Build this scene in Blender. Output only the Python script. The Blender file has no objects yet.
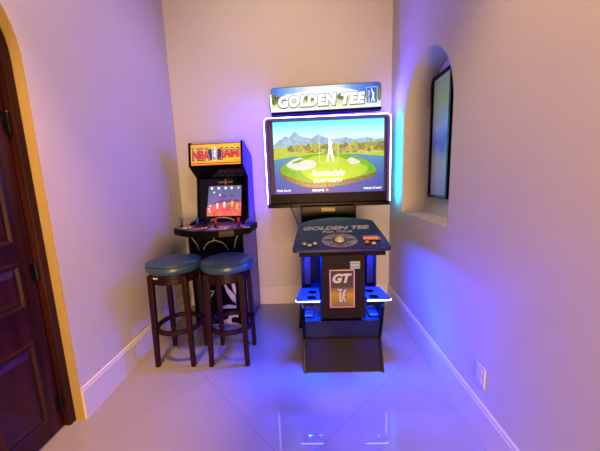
import bpy, bmesh, math, random
from mathutils import Vector, Matrix

random.seed(7)
SC = bpy.context.scene
COL = SC.collection

# ------------------------------------------------------------------ camera
EYE = 1.35
FPX = 280.25
PITCH, YAW, ROLL = 0.15697, -0.03261, -0.03479


def setup_camera():
    cp, sp, cy, sy = math.cos(PITCH), math.sin(PITCH), math.cos(YAW), math.sin(YAW)
    fwd = Vector((sy * cp, cy * cp, -sp))
    r0 = Vector((cy, -sy, 0))
    u0 = r0.cross(fwd)
    right = r0 * math.cos(ROLL) + u0 * math.sin(ROLL)
    up = -r0 * math.sin(ROLL) + u0 * math.cos(ROLL)
    cam = bpy.data.cameras.new('camera')
    cam.sensor_fit = 'HORIZONTAL'
    cam.sensor_width = 36
    cam.lens = FPX / 600 * 36
    cam.clip_start = 0.02
    o = bpy.data.objects.new('camera', cam)
    COL.objects.link(o)
    m = Matrix((right, up, -fwd)).transposed().to_4x4()
    m.translation = Vector((0, 0, EYE))
    o.matrix_world = m
    SC.camera = o


setup_camera()

# ------------------------------------------------------------------ world, added fill lights, exposure
W = bpy.data.worlds.new('world')
SC.world = W
W.use_nodes = True
W.node_tree.nodes['Background'].inputs[0].default_value = (0.9, 0.8, 0.7, 1)
W.node_tree.nodes['Background'].inputs[1].default_value = 0.02


def area(name, loc, size, power, col, rot=(0, 0, 0), sy=None):
    l = bpy.data.lights.new(name, 'AREA')
    l.shape = 'RECTANGLE' if sy else 'DISK'
    l.size = size
    if sy:
        l.size_y = sy
    l.energy = power
    l.color = col
    o = bpy.data.objects.new(name, l)
    o.location = loc
    o.rotation_euler = rot
    COL.objects.link(o)
    return o


WARM = (1.0, 0.60, 0.17)
def add_fill_spot(name, loc, power, col, cone, aim):
    l = bpy.data.lights.new(name, 'SPOT')
    l.energy = power
    l.color = col
    l.spot_size = math.radians(cone)
    l.spot_blend = 0.9
    l.shadow_soft_size = 0.12
    o = bpy.data.objects.new(name, l)
    o.location = loc
    o.rotation_euler = (Vector(aim) - Vector(loc)).to_track_quat('-Z', 'Y').to_euler()
    COL.objects.link(o)
    return o


area('rear_fill', (0.30, -2.3, 0.75), 1.1, 240, (1.0, 0.57, 0.20), rot=(math.radians(91), 0, 0))  # added warm fill behind the camera, set low to spare the floor
add_fill_spot('fill_spot', (-1.0, 0.7, 3.7), 800, (1.0, 0.52, 0.22), 36, (-1.36, 1.30, 0))  # added spot that warms the left floor
add_fill_spot('fill_spot', (0.10, 0.2, 3.5), 340, (1.0, 0.60, 0.28), 52, (0.857, 0.95, 1.75))  # added spot that fills the near right wall
add_fill_spot('fill_spot', (-0.20, 0.9, 3.6), 112, (1.0, 0.80, 0.62), 76, (-0.25, 2.97, 2.2))  # added spot that washes the upper back wall
add_fill_spot('fill_spot', (0.20, 0.6, 3.5), 120, (1.0, 0.64, 0.36), 60, (-1.36, 1.75, 2.15))  # added spot that fills the upper left wall

SC.view_settings.view_transform = 'Standard'
SC.view_settings.look = 'None'
SC.view_settings.exposure = 0.0
SC.view_settings.gamma = 1.0
SC.view_settings.use_curve_mapping = False


# ------------------------------------------------------------------ materials
def lin(c):
    return tuple(((v / 255) / 12.92) if v / 255 <= 0.04045 else (((v / 255) + 0.055) / 1.055) ** 2.4 for v in c) + (1.0,)


def _coords(nt, scale, stretch=(1, 1, 1)):
    tc = nt.nodes.new('ShaderNodeTexCoord')
    mp = nt.nodes.new('ShaderNodeMapping')
    mp.inputs['Scale'].default_value = tuple(scale * s for s in stretch)
    nt.links.new(tc.outputs['Object'], mp.inputs['Vector'])
    return mp.outputs['Vector']


def mat(name, col, rough=0.5, metal=0.0, var=0.08, scale=12, bump=0.0, stretch=(1, 1, 1), coat=0.0, spec=0.4, k=0.42):
    m = bpy.data.materials.new(name)
    m.use_nodes = True
    nt = m.node_tree
    b = nt.nodes['Principled BSDF']
    b.inputs['Roughness'].default_value = rough
    b.inputs['Metallic'].default_value = metal
    b.inputs['Coat Weight'].default_value = coat
    b.inputs['Specular IOR Level'].default_value = spec
    c = lin(col)
    c = tuple(x * k for x in c[:3]) + (1,)
    v = _coords(nt, scale, stretch)
    n = nt.nodes.new('ShaderNodeTexNoise')
    n.inputs['Scale'].default_value = 1.0
    n.inputs['Detail'].default_value = 4
    nt.links.new(v, n.inputs['Vector'])
    r = nt.nodes.new('ShaderNodeValToRGB')
    r.color_ramp.elements[0].position = 0.3
    r.color_ramp.elements[1].position = 0.7
    r.color_ramp.elements[0].color = tuple(max(0, x * (1 - var)) for x in c[:3]) + (1,)
    r.color_ramp.elements[1].color = tuple(min(1, x * (1 + var)) for x in c[:3]) + (1,)
    nt.links.new(n.outputs['Fac'], r.inputs['Fac'])
    nt.links.new(r.outputs['Color'], b.inputs['Base Color'])
    if bump:
        bp = nt.nodes.new('ShaderNodeBump')
        bp.inputs['Strength'].default_value = bump
        bp.inputs['Distance'].default_value = 0.02
        nt.links.new(n.outputs['Fac'], bp.inputs['Height'])
        nt.links.new(bp.outputs['Normal'], b.inputs['Normal'])
    return m


def glow(name, col, strength=1.0, var=0.0, scale=30, stretch=(1, 1, 1), col2=None):
    m = bpy.data.materials.new(name)
    m.use_nodes = True
    nt = m.node_tree
    b = nt.nodes['Principled BSDF']
    b.inputs['Base Color'].default_value = (0.02, 0.02, 0.02, 1)
    b.inputs['Roughness'].default_value = 0.3
    c = lin(col)
    b.inputs['Emission Strength'].default_value = strength
    b.inputs['Emission Color'].default_value = c
    if var or col2:
        v = _coords(nt, scale, stretch)
        n = nt.nodes.new('ShaderNodeTexNoise')
        n.inputs['Scale'].default_value = 1.0
        n.inputs['Detail'].default_value = 3
        nt.links.new(v, n.inputs['Vector'])
        r = nt.nodes.new('ShaderNodeValToRGB')
        r.color_ramp.elements[0].position = 0.35
        r.color_ramp.elements[1].position = 0.65
        if col2:
            r.color_ramp.elements[0].color = c
            r.color_ramp.elements[1].color = lin(col2)
        else:
            r.color_ramp.elements[0].color = tuple(x * (1 - var) for x in c[:3]) + (1,)
            r.color_ramp.elements[1].color = tuple(x * (1 + var) for x in c[:3]) + (1,)
        nt.links.new(n.outputs['Fac'], r.inputs['Fac'])
        nt.links.new(r.outputs['Color'], b.inputs['Emission Color'])
    return m


def ramp_mat(name, axis, a, b_, stops, emit=0.0, rough=0.4, noise=0.0, nscale=20, k=0.42, spec=0.4):
    """colour printed (or shown on a screen) along one object axis from a to b_"""
    m = bpy.data.materials.new(name)
    m.use_nodes = True
    nt = m.node_tree
    b = nt.nodes['Principled BSDF']
    b.inputs['Roughness'].default_value = rough
    b.inputs['Specular IOR Level'].default_value = spec
    tc = nt.nodes.new('ShaderNodeTexCoord')
    sx = nt.nodes.new('ShaderNodeSeparateXYZ')
    nt.links.new(tc.outputs['Object'], sx.inputs[0])
    mr = nt.nodes.new('ShaderNodeMapRange')
    mr.inputs['From Min'].default_value = a
    mr.inputs['From Max'].default_value = b_
    nt.links.new(sx.outputs[axis], mr.inputs['Value'])
    val = mr.outputs['Result']
    if noise:
        n = nt.nodes.new('ShaderNodeTexNoise')
        n.inputs['Scale'].default_value = nscale
        n.inputs['Detail'].default_value = 4
        nt.links.new(tc.outputs['Object'], n.inputs['Vector'])
        ma = nt.nodes.new('ShaderNodeMath')
        ma.operation = 'MULTIPLY_ADD'
        ma.inputs[1].default_value = noise
        nt.links.new(n.outputs['Fac'], ma.inputs[0])
        nt.links.new(val, ma.inputs[2])
        val = ma.outputs[0]
    r = nt.nodes.new('ShaderNodeValToRGB')
    while len(r.color_ramp.elements) < len(stops):
        r.color_ramp.elements.new(0.5)
    for e, (p, c) in zip(r.color_ramp.elements, stops):
        e.position = p
        e.color = lin(c) if emit else tuple(x * k for x in lin(c)[:3]) + (1,)
    nt.links.new(val, r.inputs['Fac'])
    if emit:
        b.inputs['Base Color'].default_value = (0.02, 0.02, 0.02, 1)
        nt.links.new(r.outputs['Color'], b.inputs['Emission Color'])
        b.inputs['Emission Strength'].default_value = emit
    else:
        nt.links.new(r.outputs['Color'], b.inputs['Base Color'])
    return m


def raw_glow(name, rgb, strength):
    m = bpy.data.materials.new(name)
    m.use_nodes = True
    b = m.node_tree.nodes['Principled BSDF']
    b.inputs['Base Color'].default_value = (0.6, 0.6, 0.7, 1)
    b.inputs['Emission Color'].default_value = (*rgb, 1)
    b.inputs['Emission Strength'].default_value = strength
    return m


def floor_mat():
    m = mat('polished_tile', (132, 127, 126), k=1.0, rough=0.035, var=0.05, scale=2.2)
    nt = m.node_tree
    b = nt.nodes['Principled BSDF']
    tc = nt.nodes.new('ShaderNodeTexCoord')
    mp = nt.nodes.new('ShaderNodeMapping')
    mp.inputs['Rotation'].default_value = (0, 0, math.radians(45))
    nt.links.new(tc.outputs['Object'], mp.inputs['Vector'])
    sx = nt.nodes.new('ShaderNodeSeparateXYZ')
    nt.links.new(mp.outputs['Vector'], sx.inputs[0])
    S = 0.905

    def line(sock, off):
        a = nt.nodes.new('ShaderNodeMath'); a.operation = 'ADD'; a.inputs[1].default_value = off + 50 * S
        nt.links.new(sock, a.inputs[0])
        d = nt.nodes.new('ShaderNodeMath'); d.operation = 'MODULO'; d.inputs[1].default_value = S
        nt.links.new(a.outputs[0], d.inputs[0])
        c = nt.nodes.new('ShaderNodeMath'); c.operation = 'LESS_THAN'; c.inputs[1].default_value = 0.004
        nt.links.new(d.outputs[0], c.inputs[0])
        return c.outputs[0]
    # rotated x = (x - y)/sqrt2, rotated y = (x + y)/sqrt2
    l1 = line(sx.outputs[0], 1.225 / math.sqrt(2))
    l2 = line(sx.outputs[1], -1.01 / math.sqrt(2))
    mx = nt.nodes.new('ShaderNodeMath'); mx.operation = 'MAXIMUM'
    nt.links.new(l1, mx.inputs[0]); nt.links.new(l2, mx.inputs[1])
    mix = nt.nodes.new('ShaderNodeMix'); mix.data_type = 'RGBA'
    base = b.inputs['Base Color'].links[0].from_socket
    nt.links.new(mx.outputs[0], mix.inputs[0])
    nt.links.new(base, mix.inputs[6])
    mix.inputs[7].default_value = lin((114, 108, 106))
    nt.links.new(mix.outputs[2], b.inputs['Base Color'])
    return m


def wood_mat(name, c1, c2, rough=0.35, stretch=(1, 1, 0.08), scale=22, spec=0.2):
    m = mat(name, c1, spec=spec, rough=rough, var=0.0, scale=scale, stretch=stretch, bump=0.15)
    for n in m.node_tree.nodes:
        if n.type == 'VALTORGB':
            n.color_ramp.elements[0].color = tuple(x * 0.42 for x in lin(c1)[:3]) + (1,)
            n.color_ramp.elements[1].color = tuple(x * 0.42 for x in lin(c2)[:3]) + (1,)
    return m


M = {
    'wall': mat('plaster_paint', (170, 167, 166), k=1.0, rough=0.6, var=0.02, scale=3.5, bump=0.12),
    'ceiling': mat('ceiling_paint', (170, 167, 163), k=1.0, rough=0.7, var=0.02, scale=3),
    'trim': mat('trim_paint', (180, 177, 176), k=1.0, rough=0.4, var=0.02, scale=4),
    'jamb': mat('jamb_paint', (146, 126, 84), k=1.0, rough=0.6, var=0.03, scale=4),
    'floor': floor_mat(),
    'door': wood_mat('door_wood', (50, 16, 26), (80, 32, 38), rough=0.32),
    'frame_wood': wood_mat('door_frame_wood', (48, 18, 16), (72, 30, 24), rough=0.4),
    'iron': mat('black_iron', (18, 16, 16), rough=0.4, metal=0.6),
    'stool_wood': wood_mat('stool_wood', (42, 16, 28), (58, 24, 36), rough=0.4, spec=0.12),
    'vinyl': mat('teal_vinyl', (60, 100, 134), rough=0.32, var=0.12, scale=16, bump=0.05),
    'seam': mat('vinyl_piping', (24, 62, 76), rough=0.4),
    'outlet_paint': mat('outlet_plastic', (182, 178, 176), k=1.0, rough=0.4, var=0.02),
    'paper': mat('white_paper', (225, 225, 222), rough=0.6, var=0.02),
    'black': mat('black_laminate', (16, 14, 20), spec=0.07, rough=0.28, var=0.15),
    'black_matte': mat('black_matte', (14, 12, 15), spec=0.07, rough=0.55, var=0.15),
    'gloss_grey': mat('satin_charcoal', (40, 36, 48), spec=0.3, rough=0.22, var=0.08),
    'gloss': mat('black_gloss', (9, 9, 12), spec=0.3, rough=0.08, var=0.1),
    'brown_black': mat('dark_brown_vinyl', (34, 20, 34), spec=0.07, rough=0.5, var=0.12, scale=40),
    'panel_dark': mat('charcoal_panel', (36, 28, 44), spec=0.07, rough=0.42, var=0.1),
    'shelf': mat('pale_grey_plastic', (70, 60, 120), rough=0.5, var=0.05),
    'mold': mat('edge_moulding', (20, 18, 20), spec=0.07, rough=0.35),
    'white_ink': mat('white_ink', (225, 222, 228), rough=0.45, var=0.03),
    'white_plastic': mat('white_plastic', (225, 222, 215), rough=0.25, var=0.02),
    'red_plastic': mat('red_plastic', (205, 35, 35), rough=0.3),
    'blue_plastic': mat('blue_plastic', (45, 95, 190), rough=0.3),
    'teal_plastic': mat('teal_plastic', (80, 120, 135), rough=0.3),
    'orange_plastic': mat('orange_plastic', (225, 140, 50), rough=0.3),
    'yellow_plastic': mat('yellow_plastic', (225, 195, 60), rough=0.3),
    'steel': mat('brushed_steel', (150, 145, 145), rough=0.35, metal=0.9),
    'deck_art': mat('deck_print', (44, 28, 60), rough=0.3, var=0.9, scale=30),
    'side_art': mat('side_print', (60, 60, 190), rough=0.3, var=0.6, scale=7, stretch=(1, 1.2, 0.5)),
    'gold_ink': mat('gold_ink', (205, 150, 70), rough=0.4),
    'beige_plate': mat('beige_plate', (200, 165, 125), rough=0.4),
    'ring_print': mat('pale_pink_print', (196, 158, 190), rough=0.35, var=0.1),
    'ring_dark': mat('dark_print', (28, 18, 50), rough=0.35),
    'navy_print_sheen': ramp_mat('panel_print_sheen', 1, -0.30, 0.20, [(0.0, (36, 22, 120)), (0.75, (30, 26, 104)), (0.92, (30, 56, 110)), (1.0, (46, 100, 120))], rough=0.25, noise=0.08, nscale=14, k=0.6, spec=0.12),  # navy print, with the teal screen reflection painted in at the back
    'reader': mat('pink_plastic', (235, 150, 150), rough=0.35),
    'reader_red': mat('reader_red', (200, 60, 50), rough=0.35),
    'sticker_blue': mat('sticker_blue', (90, 165, 215), rough=0.4),
    'sticker_green': mat('sticker_green', (70, 175, 165), rough=0.4),
    'poster_rim': mat('poster_border', (225, 170, 205), rough=0.4),
    'violet_ink': mat('violet_ink', (120, 70, 170), rough=0.4),
    'cord': mat('black_rubber', (14, 13, 14), rough=0.5),
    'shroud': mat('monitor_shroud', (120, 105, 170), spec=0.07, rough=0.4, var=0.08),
    'led_left': raw_glow('led_violet', (0.02, 0.0, 1.0), 120),
    'led_right': raw_glow('led_cyan', (0.02, 0.60, 1.0), 22),
    'led_top': raw_glow('led_violet_top', (0.08, 0.03, 1.0), 130),
    'led_shelf': raw_glow('led_blue', (0.004, 0.006, 1.0), 2000),
    'led_inner': raw_glow('led_inner', (0.22, 0.08, 1.0), 8),
    'led_core': raw_glow('led_core', (0.42, 0.70, 1.0), 13),
    'fill_down': raw_glow('fill_down', (0.0, 0.07, 1.0), 9000),  # added glow for the blue pool on the floor
    'led_under': raw_glow('led_under_panel', (0.0, 0.045, 1.0), 4200),
}


# ------------------------------------------------------------------ mesh helpers
BASE = {}


def box(bm, x0, x1, y0, y1, z0, z1, mi=0):
    vs = [bm.verts.new((x, y, z)) for z in (z0, z1) for y in (y0, y1) for x in (x0, x1)]
    for f in ((0, 2, 3, 1), (4, 5, 7, 6), (0, 1, 5, 4), (2, 6, 7, 3), (0, 4, 6, 2), (1, 3, 7, 5)):
        fc = bm.faces.new([vs[i] for i in f])
        fc.material_index = mi


def prism(bm, pts, axis, a, b, mi=0):
    """polygon in the two axes other than `axis`, extruded from a to b along it"""
    def P(p, t):
        if axis == 'x':
            return (t, p[0], p[1])
        if axis == 'y':
            return (p[0], t, p[1])
        return (p[0], p[1], t)
    va = [bm.verts.new(P(p, a)) for p in pts]
    vb = [bm.verts.new(P(p, b)) for p in pts]
    fs = [bm.faces.new(va), bm.faces.new(vb[::-1])]
    n = len(pts)
    for i in range(n):
        fs.append(bm.faces.new((va[i], vb[i], vb[(i + 1) % n], va[(i + 1) % n])))
    for f in fs:
        f.material_index = mi
    bmesh.ops.recalc_face_normals(bm, faces=fs)
    return fs


def loft(bm, rings, cap=True, mi=0):
    R = [[bm.verts.new(p) for p in r] for r in rings]
    n = len(R[0])
    fs = []
    for a, b in zip(R, R[1:]):
        for i in range(n):
            fs.append(bm.faces.new((a[i], a[(i + 1) % n], b[(i + 1) % n], b[i])))
    if cap:
        fs.append(bm.faces.new(R[0][::-1]))
        fs.append(bm.faces.new(R[-1]))
    for f in fs:
        f.material_index = mi
    bmesh.ops.recalc_face_normals(bm, faces=fs)


def lathe(bm, prof, c, seg=40, mi=0, cap=True):
    rings = [[(c[0] + r * math.cos(2 * math.pi * k / seg), c[1] + r * math.sin(2 * math.pi * k / seg), c[2] + z) for k in range(seg)] for r, z in prof]
    loft(bm, rings, cap=cap, mi=mi)


def tube(bm, path, r, seg=8, mi=0):
    path = [Vector(p) for p in path]
    rings = []
    for i, p in enumerate(path):
        t = (path[min(i + 1, len(path) - 1)] - path[max(i - 1, 0)]).normalized()
        ref = Vector((0, 0, 1)) if abs(t.z) < 0.9 else Vector((0, 1, 0))
        s = t.cross(ref).normalized()
        u = s.cross(t)
        rings.append([tuple(p + (s * math.cos(2 * math.pi * k / seg) + u * math.sin(2 * math.pi * k / seg)) * r) for k in range(seg)])
    loft(bm, rings, mi=mi)


def plate_holes(bm, outer, holes, z0, z1):
    """flat plate with round holes, extruded in z"""
    edges = []
    for loop in [outer] + holes:
        vs = [bm.verts.new((x, y, z1)) for x, y in loop]
        for i in range(len(vs)):
            edges.append(bm.edges.new((vs[i], vs[(i + 1) % len(vs)])))
    g = bmesh.ops.triangle_fill(bm, use_beauty=True, use_dissolve=False, edges=edges)
    faces = [f for f in g['geom'] if isinstance(f, bmesh.types.BMFace)]
    ex = bmesh.ops.extrude_face_region(bm, geom=faces)
    for v in ex['geom']:
        if isinstance(v, bmesh.types.BMVert):
            v.co.z = z0
    bm.faces.ensure_lookup_table()
    bmesh.ops.recalc_face_normals(bm, faces=bm.faces[:])


def circle(cx, cy, r, n=28, ry=None):
    ry = r if ry is None else ry
    return [(cx + r * math.cos(2 * math.pi * k / n), cy + ry * math.sin(2 * math.pi * k / n)) for k in range(n)]


def obj(name, bm, mats, parent=None, smooth=False, bevel=0.0):
    me = bpy.data.meshes.new(name)
    off = BASE.get(parent.name, Vector()) if parent else Vector()
    if off.length:
        bmesh.ops.translate(bm, verts=bm.verts[:], vec=-off)
    bm.to_mesh(me)
    bm.free()
    for m in (mats if isinstance(mats, (list, tuple)) else [mats]):
        me.materials.append(M[m] if isinstance(m, str) else m)
    if smooth:
        for p in me.polygons:
            p.use_smooth = True
    o = bpy.data.objects.new(name, me)
    COL.objects.link(o)
    if parent:
        o.parent = parent
        BASE[o.name] = off
    if bevel:
        b = o.modifiers.new('bevel', 'BEVEL')
        b.width = bevel
        b.segments = 2
        b.limit_method = 'ANGLE'
        b.angle_limit = math.radians(35)
    return o


def thing(name, label, cat, loc, group=None):
    o = bpy.data.objects.new(name, None)
    o.empty_display_size = 0.1
    COL.objects.link(o)
    o.location = loc
    BASE[o.name] = Vector(loc)
    o['label'] = label
    o['category'] = cat
    if group:
        o['group'] = group
    return o


def rebase(o, loc):
    """move the origin of a mesh made in world coordinates to loc"""
    d = Vector(loc)
    for v in o.data.vertices:
        v.co -= d
    o.location = d
    return o


def tag(o, label, cat, group=None):
    o['label'] = label
    o['category'] = cat
    if group:
        o['group'] = group
    return o


def struct(name, bm, m, **k):
    o = obj(name, bm, m, **k)
    o['kind'] = 'structure'
    return o


def art(name, parent, O, u, v, n, layers, step=0.0006, start=0.0006):
    """a flat print made of coloured shapes, each a hair above the last; shapes in (s, t) along u and v from O"""
    bm = bmesh.new()
    mats = []
    O, u, v, n = Vector(O), Vector(u), Vector(v), Vector(n)
    for i, (pts, m) in enumerate(layers):
        if m not in mats:
            mats.append(m)
        vs = [bm.verts.new(O + u * s + v * t + n * (start + step * i)) for s, t in pts]
        f = bm.faces.new(vs)
        f.normal_update()
        if f.normal.dot(n) < 0:
            f.normal_flip()
        f.material_index = mats.index(m)
    return obj(name, bm, mats, parent)


def lettering(name, parent, body, m, O, u, v, n, w, h, shear=0.0, bold=0.0, thick=0.0015, spacing=1.0):
    cu = bpy.data.curves.new('lettering', 'FONT')
    cu.body = body
    cu.size = 1.0
    cu.shear = shear
    cu.offset = bold
    cu.space_character = spacing
    cu.extrude = 0.05
    cu.resolution_u = 4
    to = bpy.data.objects.new('lettering', cu)
    COL.objects.link(to)
    dg = bpy.context.evaluated_depsgraph_get()
    me = bpy.data.meshes.new_from_object(to.evaluated_get(dg))
    bpy.data.objects.remove(to)
    bpy.data.curves.remove(cu)
    bm = bmesh.new()
    bm.from_mesh(me)
    bpy.data.meshes.remove(me)
    xs = [q.co.x for q in bm.verts]
    ys = [q.co.y for q in bm.verts]
    x0, x1, y0, y1 = min(xs), max(xs), min(ys), max(ys)
    O, u, v, n = Vector(O), Vector(u), Vector(v), Vector(n)
    for q in bm.verts:
        c = q.co.copy()
        q.co = O + u * ((c.x - x0) / (x1 - x0) * w) + v * ((c.y - y0) / (y1 - y0) * h) + n * ((c.z + 0.05) / 0.1 * thick)
    for f in bm.faces:
        f.material_index = 0
    return obj(name, bm, m, parent)


FX, FZ, FN = (1, 0, 0), (0, 0, 1), (0, -1, 0)

# ------------------------------------------------------------------ the room
XL, XR, YB, ZC, YF = -1.36, 0.857, 2.977, 3.75, -2.6
T = 0.14


def arch_pts(yc, r, z0, spring, n=28, ry=None):
    """near foot, up, over, down to the far foot (y, z)"""
    ry = ry or r
    return [(yc - r, z0)] + [(yc - r * math.cos(math.pi * k / n), spring + ry * math.sin(math.pi * k / n)) for k in range(n + 1)] + [(yc + r, z0)]


bm = bmesh.new(); box(bm, XL - 0.3, XR + 0.4, YF - 0.2, YB + 0.2, -0.1, 0)
struct('floor', bm, 'floor')
bm = bmesh.new(); box(bm, XL - 0.3, XR + 0.4, YF - 0.2, YB + 0.2, ZC, ZC + 0.1)
struct('ceiling', bm, 'ceiling')
bm = bmesh.new(); box(bm, XL - 0.3, XR + 0.4, YB, YB + 0.14, 0, ZC)
struct('wall_back', bm, 'wall')

DC, DR, DS = 0.972, 0.455, 1.97          # door arch: centre along the wall, radius, spring height
bm = bmesh.new()
op = arch_pts(DC, DR, 0, DS)
prism(bm, [(YF, 0)] + op + [(YB, 0), (YB, ZC), (YF, ZC)], 'x', XL - T, XL)
struct('wall_left', bm, 'wall')

NC, NR, NZ, NS = 2.165, 0.425, 1.036, 1.77   # niche arch
ND = 0.20
bm = bmesh.new()
box(bm, XR, XR + ND + 0.08, YF, YB, 0, NZ)
prism(bm, [(YF, NZ)] + arch_pts(NC, NR, NZ, NS, ry=0.455) + [(YB, NZ), (YB, ZC), (YF, ZC)], 'x', XR, XR + ND)
box(bm, XR + ND, XR + ND + 0.08, YF, YB, NZ, ZC)
struct('wall_right', bm, 'wall')

# painted reveal of the door opening
bm = bmesh.new()
o1, o2 = arch_pts(DC, DR, 0, DS), arch_pts(DC, DR - 0.004, 0, DS)
prism(bm, o1 + o2[::-1], 'x', XL - T, XL - 0.001)
struct('trim_1', bm, 'jamb')


def baseboard_profile(sgn, w):
    return [(w, 0), (w + sgn * 0.014, 0), (w + sgn * 0.014, 0.178), (w + sgn * 0.010, 0.184), (w + sgn * 0.010, 0.196), (w + sgn * 0.005, 0.201), (w, 0.201)]


bm = bmesh.new(); prism(bm, baseboard_profile(1, XL), 'y', DC + DR, YB)
prism(bm, baseboard_profile(1, XL), 'y', YF, DC - DR)
struct('baseboard_left', bm, 'trim')
bm = bmesh.new(); prism(bm, baseboard_profile(-1, XR), 'y', YF, YB)
struct('baseboard_right', bm, 'trim')
bm = bmesh.new(); prism(bm, baseboard_profile(-1, YB), 'x', XL + 0.0145, XR - 0.0145)
struct('baseboard_back', bm, 'trim')

# arched wooden door
door = bpy.data.objects.new('door_1', None)
COL.objects.link(door)
door.location = (XL - 0.1, DC, 0)
BASE['door_1'] = Vector((XL - 0.1, DC, 0))
door['kind'] = 'structure'
fo, fi = arch_pts(DC, DR - 0.005, 0.001, DS), arch_pts(DC, DR - 0.045, 0.001, DS)
bm = bmesh.new(); prism(bm, fo + fi[::-1], 'x', XL - T, XL - 0.05)
obj('door_frame', bm, 'frame_wood', door, bevel=0.004)
so = arch_pts(DC, DR - 0.052, 0.008, DS)
bm = bmesh.new(); prism(bm, so, 'x', XL - 0.125, XL - 0.085)
obj('door_leaf', bm, 'door', door, bevel=0.003)


def raised_panel(y0, y1, z0, z1, arch=False):
    bm = bmesh.new()
    def outline(d):
        if arch:
            r = (y1 - y0) / 2 - d
            return arch_pts((y0 + y1) / 2, r, z0 + d, z1)
        return [(y0 + d, z0 + d), (y0 + d, z1 - d), (y1 - d, z1 - d), (y1 - d, z0 + d)]
    xf = XL - 0.085
    loft(bm, [[(xf - 0.001, y, z) for y, z in outline(0)], [(xf + 0.012, y, z) for y, z in outline(0.006)],
              [(xf + 0.012, y, z) for y, z in outline(0.018)], [(xf + 0.003, y, z) for y, z in outline(0.028)],
              [(xf + 0.016, y, z) for y, z in outline(0.06)]])
    obj('door_panel', bm, 'door', door)


for y0, y1 in ((0.66, 0.93), (1.02, 1.305)):
    raised_panel(y0, y1, 0.11, 0.58)
raised_panel(0.66, 1.305, 0.76, 1.00)
raised_panel(0.66, 1.305, 1.09, 1.94, arch=True)
for z in (0.16, 0.93, 1.68):
    bm = bmesh.new()
    lathe(bm, [(0.008, -0.05), (0.010, -0.046), (0.010, 0.046), (0.008, 0.05)], (XL - 0.077, DC + DR - 0.049, z), seg=12)
    box(bm, XL - 0.083, XL - 0.079, DC + DR - 0.075, DC + DR - 0.05, z - 0.045, z + 0.045)
    obj('hinge', bm, 'iron', door)
bm = bmesh.new()
lathe(bm, [(0.012, 0), (0.012, 0.02), (0.025, 0.03), (0.03, 0.045), (0.02, 0.06)], (0, 0, 0), seg=16)
bmesh.ops.rotate(bm, cent=(0, 0, 0), matrix=Matrix.Rotation(math.pi / 2, 3, 'Y'), verts=bm.verts[:])
bmesh.ops.translate(bm, vec=(XL - 0.085, 0.59, 1.0), verts=bm.verts[:])
obj('door_knob', bm, 'iron', door, smooth=True)

# ------------------------------------------------------------------ golf arcade machine
golf = thing('golf_arcade_machine', 'large golf arcade machine with wide glowing monitor and blue-lit cup shelves', 'arcade machine', (0.215, 2.1, 0))
GX0, GX1, GC = -0.07, 0.50, 0.215

prof = [(1.80, 0.0), (1.895, 0.21), (1.845, 0.37), (1.82, 0.48), (1.83, 0.53), (2.06, 0.536), (2.06, 0.86), (2.25, 0.86), (2.25, 0.0)]
for x0 in (GX0, GX1 - 0.02):
    bm = bmesh.new(); prism(bm, prof, 'x', x0, x0 + 0.02)
    obj('side_panel', bm, 'black', golf, bevel=0.003)
bm = bmesh.new(); prism(bm, [(1.806, 0.012), (1.90, 0.21), (2.2, 0.21), (2.2, 0.012)], 'x', GX0 + 0.021, GX1 - 0.021)
obj('plinth', bm, 'brown_black', golf, bevel=0.002)
bm = bmesh.new(); prism(bm, [(1.902, 0.212), (1.852, 0.368), (1.985, 0.372), (1.985, 0.535), (2.2, 0.535), (2.2, 0.212)], 'x', GX0 + 0.021, GX1 - 0.021)
obj('lower_body', bm, 'gloss_grey', golf)
for s in (-1, 1):
    bm = bmesh.new()
    cx = GC + s * 0.235
    prism(bm, [(cx - 0.038, 1.90), (cx + 0.032, 1.90), (cx + 0.032, 1.984), (cx - 0.038, 1.984)], 'z', 0.3725, 0.392)
    obj('light_spot_pad', bm, 'shelf', golf, bevel=0.012)  # pad added in place of the light spots below the cup holes
for x0, x1 in ((GX0 + 0.021, 0.002), (0.428, GX1 - 0.021)):
    bm = bmesh.new(); box(bm, x0, x1, 2.062, 2.2, 0.56, 0.845)
    obj('post', bm, 'panel_dark', golf, bevel=0.004)
bm = bmesh.new(); box(bm, GX0 + 0.021, GX1 - 0.021, 2.2, 2.245, 0.014, 0.86)
obj('back_panel', bm, 'black_matte', golf)
bm = bmesh.new()
loft(bm, [[(0.062, 1.80, 0.412), (0.368, 1.80, 0.412), (0.368, 2.19, 0.412), (0.062, 2.19, 0.412)],
          [(0.078, 1.80, 0.862), (0.360, 1.80, 0.862), (0.360, 2.19, 0.862), (0.078, 2.19, 0.862)]])
column = obj('front_column', bm, 'brown_black', golf, bevel=0.003)

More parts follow.
